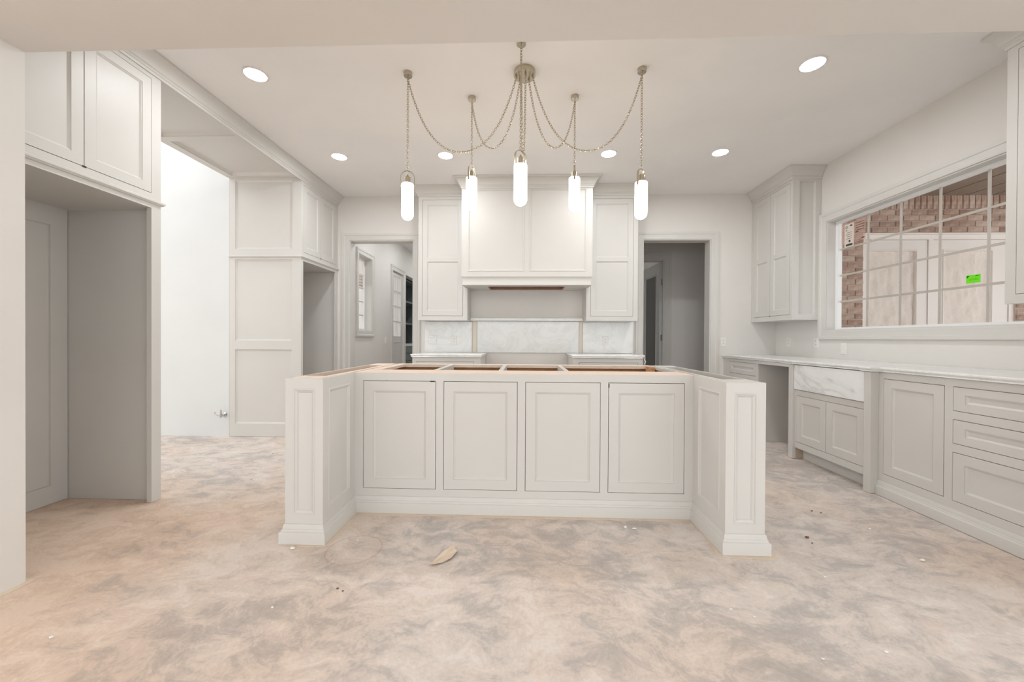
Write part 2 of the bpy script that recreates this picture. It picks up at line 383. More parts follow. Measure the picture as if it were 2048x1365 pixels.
# stickers left on the glass
m = NX(GX)
st = thing('window_label', 'pinkish film label with a white printed panel on the sink window pane', 'label', (GX, 4.02, 2.05))
MB(m).box(3.872, 4.158, 2.115, 2.335, -.0058, -.0050).build('film', 'film', st)
pan = MB(m).box(4.005, 4.118, 2.078, 2.318, -.0050, -.0044).build('printed_panel', 'label_white', st)
b = MB(m)
b.box(4.02, 4.10, 2.092, 2.112, -.0044, -.004)
b.sweep([(4.094+.014*math.cos(a*math.pi/4), 2.285+.014*math.sin(a*math.pi/4)) for a in range(8)], [(0, -.0044), (0, -.004), (-.005, -.004), (-.005, -.0044)], closed=True)
b.box(4.083, 4.105, 2.250, 2.256, -.0044, -.004); b.box(4.025, 4.050, 2.288, 2.302, -.0044, -.004)
b.box(4.045, 4.066, 2.128, 2.150, -.0044, -.004)
for k in range(4): b.box(4.03, 4.10-.012*(k % 2), 2.165+.02*k, 2.169+.02*k, -.0044, -.004)
b.build('print', 'label_ink', pan)['kind'] = 'stuff'
b = MB(m)
b.box(3.884, 3.915, 2.132, 2.142, -.0050, -.0046); b.box(3.925, 3.955, 2.126, 2.130, -.0050, -.0046); b.box(3.955, 3.99, 2.205, 2.215, -.0050, -.0046)
for k in range(4): b.box(3.89, 3.985, 2.225+.024*k, 2.229+.024*k, -.0050, -.0046)
b.build('film_print', 'label_ink', st)['kind'] = 'stuff'
st = thing('sticker', 'bright green paper sticker stuck on the window glass', 'sticker', (GX, 2.965, 1.56))
sb = MB(m).box(2.918, 3.010, 1.552, 1.612, -.0058, -.0050).build('sticker_sheet', 'green_sticker', st)
b = MB(m); b.box(2.990, 3.006, 1.600, 1.608, -.0050, -.0046); b.box(2.998, 3.006, 1.592, 1.600, -.0050, -.0046); b.box(2.93, 2.95, 1.600, 1.605, -.0050, -.0046)
b.build('logo', 'green_ink', sb)['kind'] = 'stuff'
b = MB(m)
for k, (y, h) in enumerate(((2.985, .010), (2.972, .014), (2.960, .012), (2.948, .016), (2.937, .008))): b.box(y-.004, y+.002, 1.572, 1.572+h, -.0050, -.0046)
b.build('writing', 'green_soft_ink', sb)['kind'] = 'stuff'

# ------------------------------------------------------------------ fridge tower (near the passage)
def ledge(parent, path, z=2.022, side=1):
    return MB().sweep(path, [(0, z-.006), (.008, z-.006), (.012, z), (.018, z+.004), (.018, z+.014), (.010, z+.020), (0, z+.020)], side=side).build('ledge_moulding', 'cab', parent, smooth=30)
FZ0, FZ1, DZ0, DZ1 = 1.986, 2.985, 2.084, 2.850
t = thing('refrigerator_cabinet', 'tall built-in cabinet with empty refrigerator bay beside the wall pier', 'cabinet', (-2.9, 2.1, 0))
y0, y1 = BEAM_Y1+.002, 2.566
b = MB(); b.box(XB, XL-.022, y1-.022, y1, .002, 2.99); b.box(XB, XL-.022, y0, y0+.02, .002, 2.99)
b.box(XB, XL-.022, y0+.02, y1-.022, FZ0, FZ0+.02); b.box(XB, XL-.024, y0+.02, y1-.022, FZ0+.02, 2.99)
b.build('carcass', 'cab', t)
m = PX(XL)
MB(m).plate(y0, y1, .002, FZ1, -.02, 0, [(1.735, 2.499, .002, FZ0), (1.735, 2.103, DZ0, DZ1), (2.105, 2.499, DZ0, DZ1)]).build('face_frame', 'cab', t)
MB().box(XL-.034, XL-.02, 2.499, 2.543, .002, FZ0).build('bay_edge', 'cab', t)
door(t, m, (1.735, 2.104, DZ0, DZ1)); door(t, m, (2.104, 2.499, DZ0, DZ1))
MB(m).box(2.095, 2.115, DZ0-.004, DZ0+.006, -.01, .002).build('latch', 'dark', t)
framed('back_panel', t, PX(-3.150), (y0+.02, 2.540, .003, FZ0), [(y0+.08, 2.445, .125, 1.86)], th=.03, bead=[(.0005, 0), (.002, -.010), (.005, -.014), (.007, -.016)])
ledge(t, [(XL, y0), (XL, y1), (XL-.05, y1)])

# pantry tower
t = thing('pantry_cabinet', 'tall built-in cabinet with panelled side and empty bay beside the hall doorway', 'cabinet', (-2.9, 4.64, 0))
y0, y1 = 4.222, YB-.002
b = MB(); b.box(XB+.01, XL-.022, y0+.021, y0+.04, .002, 2.99); b.box(XB, XL-.022, y1-.02, y1, .002, 2.99); b.box(XB+.005, XB+.03, y0+.021, y1, .002, 2.99)
b.box(XB+.03, XL-.022, y0+.04, y1-.02, FZ0, FZ0+.02); b.box(XB+.03, XL-.024, y0+.04, y1-.02, FZ0+.02, 2.99)
b.build('carcass', 'cab', t)
MB(m).plate(y0, y1, .002, FZ1, -.02, 0, [(4.262, 5.0, .002, FZ0), (4.270, 4.630, DZ0, DZ1), (4.632, 5.0, DZ0, DZ1)]).build('face_frame', 'cab', t)
door(t, m, (4.270, 4.631, DZ0, DZ1)); door(t, m, (4.631, 5.0, DZ0, DZ1))
MB(m).box(4.622, 4.640, DZ0-.004, DZ0+.006, -.01, .002).build('latch', 'dark', t)
framed('side_panel', t, NY(y0), (XB+.004, XL-.0205, .003, 2.985), [(-3.268, -2.612, .145, .985), (-3.268, -2.612, 1.079, 1.995), (-3.268, -2.612, 2.112, 2.885)], th=.02, bead=[(.0005, 0), (.0015, -.005), (.008, -.007), (.018, -.013), (.020, -.015)])
ledge(t, [(XL, y1), (XL, y0), (XB+.004, y0)], side=-1)

# panelled soffit over the passage and the crown that runs along both towers
so = S('trim_3', MB().box(XL-.03, XL-.001, 2.567, 4.221, 2.905, 2.99), 'cab')
framed('soffit_frame', so, NZ(2.905), (XB, XL-.001, 2.567, 4.221), [(XB+.085, XL-.07, 2.63, 3.335), (XB+.085, XL-.07, 3.41, 4.15)], material='trim', th=.03, bead=[(.0005, 0), (.003, -.010), (.010, -.014), (.024, -.024), (.026, -.026)])
MB().box(XB, XB+.02, 2.567, 4.221, 2.935, H+.5).build('soffit_edge', 'trim', so)
S('trim_4', MB().sweep([(XL, BEAM_Y1+.002), (XL, YB-.001)], crown_profile(), side=1), 'cab', smooth=30)

# ------------------------------------------------------------------ hood wall
HX0, HX1, HY, HZ = -.757, .772, 4.50, 1.847
t = thing('range_hood', 'wide panelled range hood cover with crown and wooden vent opening', 'range hood', (.008, 4.78, 1.75))
m = NY(HY)
framed('front_panel', t, m, (HX0, HX1, HZ, 2.99), [(-.678, -.020, 1.912, 2.868), (.040, .698, 1.912, 2.868)], th=.02, bead=[(.0003, 0), (.0006, .003), (.006, .004), (.014, -.004), (.016, -.007)])
for a in (HX0, HX1-.02): MB().box(a, a+.02, HY+.02, YB-.002, HZ, 2.99).build('hood_side', 'cab', t)
MB().sweep([(HX0, YB-.002), (HX0, HY), (HX1, HY), (HX1, YB-.002)], crown_profile(out=.088), side=1).build('crown', 'cab', t, smooth=30)
tx0, tx1 = -.742, .757
MB().plate(tx0, tx1, HY+.018, YB-.002, 1.752, HZ-.002, [(-.462, .478, 4.66, 4.985)]).build('underside', 'cab', t)
MB().sweep([(tx0, 4.76), (tx0, HY+.016), (tx1, HY+.016), (tx1, 4.76)], [(0, 1.75), (.006, 1.75), (.006, 1.765), (.002, 1.775), (.002, HZ-.034), (.008, HZ-.012), (.012, HZ-.001), (0, HZ-.001)], side=1).build('bottom_band', 'cab', t, smooth=30)
MB().plate(-.462, .478, 4.66, 4.985, 1.756, 2.05, [(-.444, .460, 4.678, 4.967)]).build('vent_liner', 'brownwood', t)
MB().box(-.462, .478, 4.66, 4.985, 2.05, 2.07).build('vent_top', 'brownwood', t)

def wall_cab(name, label, x0, x1, dx0, dx1, inner):
    t = thing(name, label, 'cabinet', ((x0+x1)/2, 4.9, 1.345)); y = 4.752; m = NY(y); z0 = 1.346
    MB().box(x0, x1, y+.021, YB-.002, z0, 2.99).build('carcass', 'cab', t)
    MB(m).plate(x0, x1, z0, 2.99, -.02, 0, [(dx0, dx1, 1.400, 2.842)]).build('face_frame', 'cab', t)
    door(t, m, (dx0, dx1, 1.400, 2.842), stile=.060, mid=2.098)
    path = [(x0, YB-.002), (x0, y), (x1, y)] if inner > 0 else [(x0, y), (x1, y), (x1, YB-.002)]
    MB().sweep(path, crown_profile(), side=1).build('crown', 'cab', t, smooth=30)
wall_cab('wall_cabinet', 'tall two-panel wall cabinet between range hood and hall doorway with glazed door', -1.338, -.722, -1.290, -.777, 1)
wall_cab('wall_cabinet', 'tall two-panel wall cabinet between range hood and dim hallway doorway', .742, 1.366, .794, 1.312, -1)

def base_cab(label, clabel, x0, x1, cx0, cx1, dx0, dx1, cat='cabinet'):
    t = thing('base_cabinet', label, cat, ((x0+x1)/2, 4.75, 0)); y = 4.452; m = NY(y)
    MB().box(x0, x1, y+.021, YB-.002, .002, .898).build('carcass', 'cab', t)
    holes = [(dx0, dx1, .70, .852), (dx0, dx1, .43, .65), (dx0, dx1, .14, .39)]
    MB(m).plate(x0, x1, .002, .898, -.02, 0, holes).build('face_frame', 'cab', t)
    for h in holes: door(t, m, h, stile=.04, name='drawer_front')
    MB().sweep([(x0, y), (x1, y)], PLINTH, side=1).build('plinth', 'cab', t, smooth=30)
    c = MB().prism([(cx0, 4.425), (cx1, 4.425), (cx1, YB-.003), (cx0, YB-.003)], [(-.016, .900), (-.006, .904), (-.010, .912), (-.004, .918), (0, .924), (0, .932), (-.003, .936)]).build('countertop', 'marble', smooth=30)
    tag(c, clabel, 'countertop'); return c
base_cab('low drawer cabinet under the backsplash with two plates', 'short marble countertop below the slab with two plates', -1.318, -.520, -1.336, -.503, -1.27, -.60)
base_cab('low drawer cabinet under the backsplash with a single outlet', 'short marble countertop below the single backsplash outlet, with torn tape', .548, 1.338, .533, 1.354, .62, 1.29)
b = MB(); pts = [(1.352+.012*math.sin(k*1.3)*(k/9), 4.418-.004*k, .934-.011*k+.006*math.sin(k*2.1)) for k in range(10)]
b.tube([(1.30, 4.424, .940), (1.335, 4.420, .9415)]+pts, .007, 6, .35)
tag(b.build('tape_strip', 'tape', smooth=60), 'curled strip of white tape hanging off the marble countertop end', 'tape')

# backsplash slabs and ledge
def slab(label, x0, x1, z0, z1): tag(MB(NY(YB)).box(x0, x1, z0, z1, .001, .021).build('backsplash_slab', 'marble', bevel=.002), label, 'backsplash', 'marble backsplash slabs')
slab('marble backsplash slab carrying two wall plates', -1.330, -.705, .938, 1.343)
slab('wide marble backsplash slab under the hood without outlets', -.633, .694, .938, 1.349)
slab('marble backsplash slab carrying one outlet', .745, 1.395, .938, 1.343)
tag(MB().prism([(-.718, 4.985), (.738, 4.985), (.738, YB-.002), (-.718, YB-.002)], [(-.003, 1.352), (0, 1.355), (0, 1.385), (-.004, 1.389)]).build('marble_ledge', 'marble'), 'narrow marble shelf ledge under the range hood', 'ledge')
b = MB(NY(YB))
for x0, x1, l in ((-.697, -.640, 'bare tan wall strip beside the marble slab with two plates'), (.701, .738, 'bare tan wall strip beside the marble slab with one outlet')):
    o = MB(NY(YB)).box(x0, x1, .938, 1.349, .0005, .006).build('drywall_strip', 'drywall')
    tag(o, l, 'wall strip', 'bare strips between slabs')

# ------------------------------------------------------------------ plates, switches, outlets
def plate(name, label, m, u, v, kind, w0, gang=1, mt='white', group=None):
    hw = .036 if gang == 1 else .058; hh = .058
    base = m(u, v, w0)
    t = thing(name, label, 'outlet' if kind == 'outlet' else ('switch' if kind == 'switch' else 'wall plate'), base, group)
    MB(m).prism([(u-hw, v-hh), (u+hw, v-hh), (u+hw, v+hh), (u-hw, v+hh)], [(0, w0), (0, w0+.003), (-.004, w0+.006)]).build('cover_plate', mt, t)
    if kind == 'outlet':
        for s in (-1, 1):
            c = v+s*.0195
            r = MB(m).prism([(u+.0165*math.cos(a), c+min(.0135, max(-.0135, .0165*math.sin(a)))) for a in [k*math.pi/8+.01 for k in range(16)]], [(0, w0+.006), (0, w0+.0078)]).build('receptacle', mt, t)
            sl = MB(m)
            for dx in (-.006, .006): sl.box(u+dx-.0013, u+dx+.0013, c-.001, c+.008, w0+.0078, w0+.0082)
            sl.box(u-.0025, u+.0025, c-.010, c-.006, w0+.0078, w0+.0082); sl.build('slot', 'dark', r)
    elif kind == 'switch':
        MB(m).prism([(u-.016, v-.033), (u+.016, v-.033), (u+.016, v+.033), (u-.016, v+.033)], [(0, w0+.006), (-.001, w0+.009)]).build('rocker', mt, t)
    else:
        for s in (-1, 1): MB(m).lathe((u+s*.02, v+.03, w0+.006), [(.003, 0), (.003, .001)], 8).build('screw', 'nickel', t)
my = NY(YB); mx = NX(XR)
plate('wall_plate', 'blank square two-gang plate on the marble backsplash', my, -1.225, 1.103, 'blank', .0215, 2, 'marble')
plate('wall_outlet', 'white outlet on the marble slab beside the blank square plate', my, -.938, 1.098, 'outlet', .0215)
plate('wall_outlet', 'white outlet alone on its marble backsplash slab', my, 1.038, 1.100, 'outlet', .0215)
plate('wall_outlet', 'white outlet on the back wall beside the dim hallway doorway casing', my, 2.552, 1.093, 'outlet', .0005)
plate('wall_outlet', 'white outlet on the window wall under the corner wall cabinet', mx, 4.807, 1.098, 'outlet', .0005)
plate('light_switch', 'white plate below the corner of the window casing on the window wall', mx, 4.359, 1.092, 'outlet', .0005)
plate('light_switch', 'white rocker switch under the window sill above the sink counter', mx, 3.992, 1.038, 'switch', .0005)

# ------------------------------------------------------------------ wall cabinets on the window wall
t = thing('corner_cabinet', 'wall cabinet with two-panel doors in the corner beside the window', 'cabinet', (3.05, 4.68, 1.345))
x, y0, y1 = 2.902, 4.306, YB-.002; m = NX(x)
MB().box(x+.021, XR-.002, y0+.026, y1, 1.346, 2.99).build('carcass', 'cab', t)
holes = [(4.340, 4.682, 1.402, 2.850), (4.684, 5.010, 1.402, 2.850)]
MB(m).plate(y0, y1, 1.346, 2.99, -.02, 0, holes).build('face_frame', 'cab', t)
door(t, m, (4.340, 4.683, 1.402, 2.850), mid=2.09); door(t, m, (4.683, 5.010, 1.402, 2.850), mid=2.09)
MB(m).box(4.675, 4.690, 1.397, 1.406, -.01, .002).build('latch', 'dark', t)
framed('side_panel', t, NY(y0), (x+.0205, XR-.002, 1.346, 2.99), [(2.976, 3.148, 1.405, 2.862)], th=.025, bead=[(.0005, 0), (.0015, -.004), (.008, -.008), (.012, -.020)])
MB().sweep([(x, y1), (x, y0), (XR-.002, y0)], crown_profile(), side=1).build('crown', 'cab', t, smooth=30)
t = thing('wall_cabinet', 'wall cabinet with tall single-panel doors between the window and the opening pier', 'cabinet', (3.05, 2.05, 1.345))
y0, y1 = BEAM_Y1+.002, 2.437
MB().box(x+.021, XR-.002, y0, y1, 1.346, 2.99).build('carcass', 'cab', t)
MB(m).plate(y0, y1, 1.346, 2.99, -.02, 0, [(1.72, 2.052, 1.400, 2.850), (2.054, 2.386, 1.400, 2.850)]).build('face_frame', 'cab', t)
door(t, m, (1.72, 2.053, 1.400, 2.850)); door(t, m, (2.053, 2.386, 1.400, 2.850))
MB().sweep([(x, y0), (x, y1), (XR-.002, y1)], crown_profile(), side=-1).build('crown', 'cab', t, smooth=30)

# ------------------------------------------------------------------ sink run
XF = 2.582
t = thing('base_cabinet', 'corner base cabinet with drawers beside the empty dishwasher bay', 'cabinet', (2.9, 4.68, 0))
m = NX(2.560); y0, y1 = 4.325, YB-.002
MB().box(2.582, XR-.002, y0, y1, .002, .893).build('carcass', 'cab', t)
holes = [(4.362, 4.915, .715, .858), (4.362, 4.915, .43, .665), (4.362, 4.915, .14, .38)]
MB(m).plate(y0, y1, .002, .893, -.02, 0, holes).build('face_frame', 'cab', t)
for h in holes: door(t, m, h, stile=.045, name='drawer_front')
MB().box(2.548, 2.56, 3.785, 4.325, .862, .893).build('bay_rail', 'cab', t)
t = thing('sink_cabinet', 'sink base cabinet with two doors between projecting corner posts', 'cabinet', (2.9, 3.34, 0))
MB().box(2.62, XR-.002, 2.905, 3.775, .002, .645).build('carcass', 'cab', t)
for ya, yb_ in ((2.900, 2.956), (3.722, 3.776)): MB().box(2.522, 2.70, ya, yb_, .002, .893).build('corner_post', 'cab', t, bevel=.004)
m = NX(2.548); holes = [(2.975, 3.345, .168, .605), (3.347, 3.705, .168, .605)]
MB(m).plate(2.956, 3.722, .112, .655, -.02, 0, holes).build('face_frame', 'cab', t)
door(t, m, (2.975, 3.346, .168, .605), stile=.062); door(t, m, (3.346, 3.705, .168, .605), stile=.062)
MB().box(2.568, 2.62, 2.956, 3.722, .10, .112).build('cabinet_floor', 'cab', t)
MB().box(2.553, 2.618, 3.716, 3.7215, .002, .10).build('toe_side', 'toe', t)
t = thing('farmhouse_sink', 'white veined stone apron-front sink below the window', 'sink', (2.8, 3.34, .66))
MB().box(2.534, 2.575, 2.958, 3.720, .660, .890).build('apron', 'marble_apron', t, bevel=.004)
MB().plate(2.575, 3.05, 2.958, 3.720, .69, .890, [(2.60, 3.02, 2.99, 3.69)]).build('basin_wall', 'marble', t)
MB().box(2.575, 3.05, 2.958, 3.720, .665, .69).build('basin_floor', 'marble', t)
t = thing('base_cabinet', 'base cabinet with tall panel door and three stacked drawers on plinth', 'cabinet', (2.9, 2.28, 0))
m = NX(XF); y0, y1 = BEAM_Y1+.003, 2.899
MB().box(XF+.021, XR-.002, y0, y1, .002, .893).build('carcass', 'cab', t)
dr = [(1.72, 2.412, .700, .848), (1.72, 2.412, .503, .650), (1.72, 2.412, .158, .452)]
MB(m).plate(y0, y1, .002, .893, -.02, 0, [(2.458, 2.862, .160, .848)]+dr).build('face_frame', 'cab', t)
door(t, m, (2.458, 2.862, .160, .848), stile=.06)
for r in dr: door(t, m, r, stile=.062, rail=.045 if r[3]-r[2] < .2 else .06, name='drawer_front')
MB().sweep([(XF, y0), (XF, y1)], PLINTH, side=-1).build('plinth', 'cab', t, smooth=30)
ogee = [(-.018, .8945), (-.008, .897), (-.012, .904), (-.006, .911), (0, .917), (0, .925), (-.003, .9295)]
poly = [(2.556, BEAM_Y1+.003), (2.556, 2.86), (2.500, 2.878), (2.500, 2.975), (2.520, 2.995), (2.520, 3.68), (2.500, 3.70), (2.500, 3.80), (2.535, 3.82), (2.535, YB-.003), (XR-.003, YB-.003), (XR-.003, BEAM_Y1+.003)]
tag(MB().prism(poly, ogee).build('countertop', 'marble', smooth=30), 'long white marble countertop running under the window', 'countertop')

# ------------------------------------------------------------------ island
t = thing('kitchen_island', 'unfinished painted kitchen island with panelled end wings and open wooden top', 'island', (0, 2.7, 0))
IX0, IX1, IY0, IYF, IY1, IZ = -1.304, 1.254, 2.047, 2.438, 3.332, .899
WX0, WX1 = -1.095, 1.050
m = NY(IYF)
ds = [(-1.040, -.569), (-.520, -.048), (.001, .475), (.523, .997)]
MB(m).plate(WX0, WX1, .002, IZ-.004, -.02, 0, [(a, b_, .153, .847) for a, b_ in ds]).build('face_frame', 'cab', t)
for a, b_ in ds: door(t, m, (a, b_, .153, .847), stile=.062)
for xx, zz in ((-.592, .845), (.527, .828)): MB(m).box(xx-.014 if zz > .84 else xx-.003, xx+.014 if zz > .84 else xx+.003, zz-.004 if zz > .84 else zz-.012, zz+.003 if zz > .84 else zz+.012, -.01, .0015).build('latch', 'dark', t)
MB().box(WX0, WX1, IYF+.022, IYF+.032, .002, .86).build('front_backing', 'ply', t)
for s, xo, xi in ((-1, IX0, WX0), (1, IX1, WX1)):
    lo, hi = min(xo, xi), max(xo, xi)
    w = framed('wing_end', t, NY(IY0), (lo, hi, .002, IZ-.002), [(lo+.044, hi-.044, .155, .843)], th=.02, bead=[(0, 0), (.002, .003), (.007, .003), (.010, -.002), (.018, -.006), (.024, -.013)])
    mi = PX(xi) if s < 0 else NX(xi)
    framed('wing_inner_side', t, mi, (IY0+.02, IYF, .002, IZ-.002), [(IY0+.062, IYF-.070, .172, .836)], th=.02, bead=[(0, 0), (.002, .003), (.007, .003), (.010, -.002), (.018, -.006), (.022, -.010)])
    MB().box(*((xi-.02, xi) if s < 0 else (xi, xi+.02)), IYF, IY1-.02, .002, IZ-.016).build('cabinet_end', 'ply', t)
    mo = NX(xo) if s < 0 else PX(xo)
    framed('wing_outer_side', t, mo, (IY0+.02, IY1, .002, IZ-.002), [(IY0+.08, 2.66, .172, .836), (2.72, IY1-.08, .172, .836)], th=.02)
    hole = (lo+.026, hi-.060, 2.185, 3.10) if s < 0 else (lo+.055, hi-.026, 2.20, 3.16)
    MB().plate(lo+.0205, hi-.0205, IY0+.0205, IY1-.02, IZ-.022, IZ, [hole]).build('wing_top', 'rawwood' if s < 0 else 'cab', t)
    MB().box(*((lo+.0205, lo+.0255) if s < 0 else (hi-.0255, hi-.0205)), IY0+.03, IY1-.03, .3, IZ-.022).build('wing_core', 'rawwood' if s < 0 else 'cab', t)
MB().box(WX0, WX1, IYF+.0005, 2.672, IZ-.020, IZ).build('top_rail', 'rawwood', t)
MB().box(WX0, WX1, 3.236, IY1-.001, IZ-.024, IZ).build('top_rail', 'rawwood', t)
for a, b_ in ((WX0, -1.020), (1.035, WX1)): MB().box(a, b_, 2.672, 3.236, IZ-.020, IZ).build('top_rail', 'rawwood' if a < 0 else 'cab', t)
for a, b_ in ((-.640, -.604), (-.186, -.154), (.270, .302)): MB().box(a, b_, 2.672, 3.236, .14, IZ).build('divider', 'cab', t)
MB().box(IX0+.02, IX1-.02, IY1-.02, IY1, .002, IZ-.002).build('rear_panel', 'cab', t)
MB().box(WX0, WX1, IY1-.032, IY1-.021, .14, IZ-.025).build('rear_lining', 'ply', t)
MB().box(WX0, WX1, IYF+.033, IY1-.033, .12, .138).build('cabinet_floor', 'ply', t)
MB().box(1.0, 1.033, 3.10, 3.235, .5, IZ-.001).build('corner_block', 'ply', t)
MB().sweep([(IX0, IY1), (IX0, IY0), (WX0, IY0), (WX0, IYF), (WX1, IYF), (WX1, IY0), (IX1, IY0), (IX1, IY1)], PLINTH, closed=True, side=1).build('plinth', 'cab', t, smooth=30)

# torn paper edge left round the island base and at other feet
def torn(name, label, path, lo, hi, side, seed):
    rnd = random.Random(seed); pts = []
    for (x0, y0), (x1, y1) in zip(path, path[1:]):
        n = max(2, int(math.hypot(x1-x0, y1-y0)/.035)); pts += [(x0+(x1-x0)*k/n, y0+(y1-y0)*k/n) for k in range(n)]
    pts.append(path[-1]); b = MB(); n = len(pts); w = (lo+hi)/2; outer = []
    for i in range(n):
        p, q = Vector(pts[max(0, i-1)]), Vector(pts[min(n-1, i+1)]); d = (q-p).normalized(); nn = Vector((d.y, -d.x))*side
        w = min(hi, max(lo, w+rnd.uniform(-.3, .3)*(hi-lo))); outer.append(Vector(pts[i])+nn*w)
    ids = [[b.p(pts[i][0], pts[i][1], .0006), b.p(outer[i].x, outer[i].y, .0006), b.p(outer[i].x, outer[i].y, .0022), b.p(pts[i][0], pts[i][1], .0022)] for i in range(n)]
    for a, c in zip(ids, ids[1:]):
        for k in range(4): b.f.append([a[k], a[(k+1) % 4], c[(k+1) % 4], c[k]])
    b.f += [ids[0], ids[-1]]
    tag(b.build(name, 'paper'), label, 'paper')
g = .019
torn('floor_paper', 'tan torn protective paper edge sticking out around the island base', [(IX0-g, 2.35), (IX0-g, IY0-g), (WX0+g, IY0-g), (WX0+g, IYF-g), (WX1-g, IYF-g), (WX1-g, IY0-g), (IX1+g, IY0-g), (IX1+g, 2.5)], .006, .034, 1, 3)
torn('floor_paper', 'tan torn paper edge at the foot of the wall pier by the refrigerator cabinet', [(-2.266, BEAM_Y0), (-2.266, BEAM_Y1), (-2.33, BEAM_Y1)], .008, .03, 1, 5)
torn('floor_paper', 'tan torn paper edge at the foot of the sink cabinet posts', [(2.521, 3.79), (2.521, 3.70)], .01, .03, 1, 6)
torn('floor_paper', 'tan torn paper edge at the foot of the post beside the panel door', [(2.521, 2.965), (2.521, 2.895), (2.56, 2.895)], .008, .022, 1, 8)
# paper scrap on the floor
sc = [(-.469, 1.877), (-.439, 1.866), (-.405, 1.892), (-.367, 1.925), (-.349, 1.998), (-.362, 2.004), (-.376, 2.055), (-.398, 2.02), (-.418, 1.986), (-.445, 1.925)]
b = MB(); c = Vector((-.41, 1.955)); top = []; bot = []
for i, (x_, y_) in enumerate(sc):
    z = .003+.010*abs(math.sin(i*1.7))
    bot.append(b.p(x_, y_, z)); top.append(b.p(x_, y_, z+.0012))
cb, ct = b.p(c.x, c.y, .0012), b.p(c.x, c.y, .0026)
for i in range(len(sc)):
    j = (i+1) % len(sc); b.f += [[bot[i], bot[j], cb], [top[i], top[j], ct], [bot[i], bot[j], top[j], top[i]]]
tag(b.build('paper_scrap', 'paper'), 'torn tan paper scrap lying on the concrete in front of the island', 'paper')

# small crumbs of plaster and rust
def crumb(name, label, x_, y_, r, material, seed, group=None):
    rnd = random.Random(seed); b = MB(); bm = bmesh.new(); bmesh.ops.create_icosphere(bm, subdivisions=1, radius=1)
    sx, sy, sz = r*rnd.uniform(.8, 1.5), r*rnd.uniform(.6, 1), r*rnd.uniform(.35, .6)
    for v in bm.verts: v.co *= rnd.uniform(.7, 1.15)
    lo = min(v.co.z for v in bm.verts)*sz
    for v in bm.verts: b.p(x_+v.co.x*sx, y_+v.co.y*sy, v.co.z*sz-lo+.0005)
    b.f = [[v.index for v in f.verts] for f in bm.faces]; bm.free()
    tag(b.build(name, material, at=(x_, y_, .0005)), label, 'debris', group)
GL = 'crumbs scattered on the floor'
for i, (x_, y_, r) in enumerate(((-1.222, 1.985, .012), (.60, 2.30, .012), (.645, 2.285, .011), (-.92, 2.09, .005), (-.36, 1.80, .005), (-1.04, 1.55, .006), (.86, 1.62, .006), (.93, 1.58, .005), (1.42, 1.86, .009), (1.30, 1.42, .008), (1.05, 1.38, .007), (-.12, 1.20, .006), (-1.75, 1.36, .009), (2.05, 2.35, .007), (2.02, 2.02, .012), (-2.43, 3.62, .012), (-2.15, 2.95, .010), (.45, 1.16, .006))):
    l = {0: 'white plaster chip at the foot of the island wing beside the passage', 1: 'white plaster chip in the island recess before the doors', 2: 'white plaster chip in the island recess before the doors',
         8: 'white plaster crumb beside the island wing that faces the window', 13: 'white plaster crumb near the drawer cabinet plinth', 14: 'white plaster crumb near the drawer cabinet plinth', 15: 'white plaster crumb lying in the bright passage', 16: 'white plaster crumb lying in the bright passage'}.get(i, 'small white plaster crumb on the open concrete before the island')
    crumb('plaster_crumb', l, x_, y_, r, 'chip', 20+i, GL)
for i, (x_, y_, r) in enumerate(((1.60, 2.23, .012), (1.585, 2.17, .005), (1.88, 2.58, .006), (1.92, 2.555, .006), (-.83, 1.68, .006), (-.80, 1.665, .005))):
    crumb('rusty_crumb', 'larger rusty brown crumb between the island and the sink run' if i == 0 else ('rusty speck between the island and the sink run' if i < 4 else 'rusty speck on the open floor before the island'), x_, y_, r, 'rust', 60+i, 'rusty crumbs on the floor')

# water valve at the foot of the white wall
t = thing('water_valve', 'chrome water supply valve stub against the white passage wall', 'valve', (-3.39, 4.20, .20))
MB().lathe((-3.385, 4.221, .245), [(.028, 0), (.028, -.004), (.010, -.006), (.008, -.06), (0, -.06)], 12, 1).build('supply_stub', 'steel', t, smooth=40)
MB().lathe((-3.385, 4.165, .225), [(.0, 0), (.012, 0), (.012, .045), (.007, .047), (.007, .085), (0, .085)], 12).build('valve_body', 'steel', t, smooth=40)
MB().tube([(-3.385, 4.165, .242), (-3.42, 4.160, .248), (-3.445, 4.158, .262), (-3.452, 4.158, .285)], .006, 8).build('lever', 'steel', t, smooth=40)

# ------------------------------------------------------------------ recessed lights
def downlight(label, x_, y_, z=H, r=.083):
    t = thing('downlight', label, 'ceiling light', (x_, y_, z), 'recessed ceiling lights')
    MB().lathe((x_, y_, z), [(r-.012, -.001), (r-.012, -.006), (r-.004, -.006), (r, -.003), (r, -.0005)], 32).build('trim_ring', 'white', t, smooth=40)
    MB().lathe((x_, y_, z), [(0, -.0035), (r-.0125, -.0035), (r-.0125, -.0015), (0, -.0015)], 24).build('lens', 'lens', t, smooth=40)
for x_, y_, l in ((-1.941, 2.697, 'lit round recessed light in the ceiling beside the refrigerator cabinet crown'), (1.941, 2.697, 'lit round recessed light in the ceiling by the window and opening pier'),
                  (-1.941, 3.937, 'lit round recessed light in the ceiling beside the passage crown, facing the hall doorway'), (-.831, 3.937, 'lit round recessed light before the hood crown, on the passage side'),
                  (.831, 3.937, 'lit round recessed light before the hood crown, on the window side'), (1.941, 3.937, 'lit round recessed light in the ceiling nearest the corner cabinet')):
    downlight(l, x_, y_)

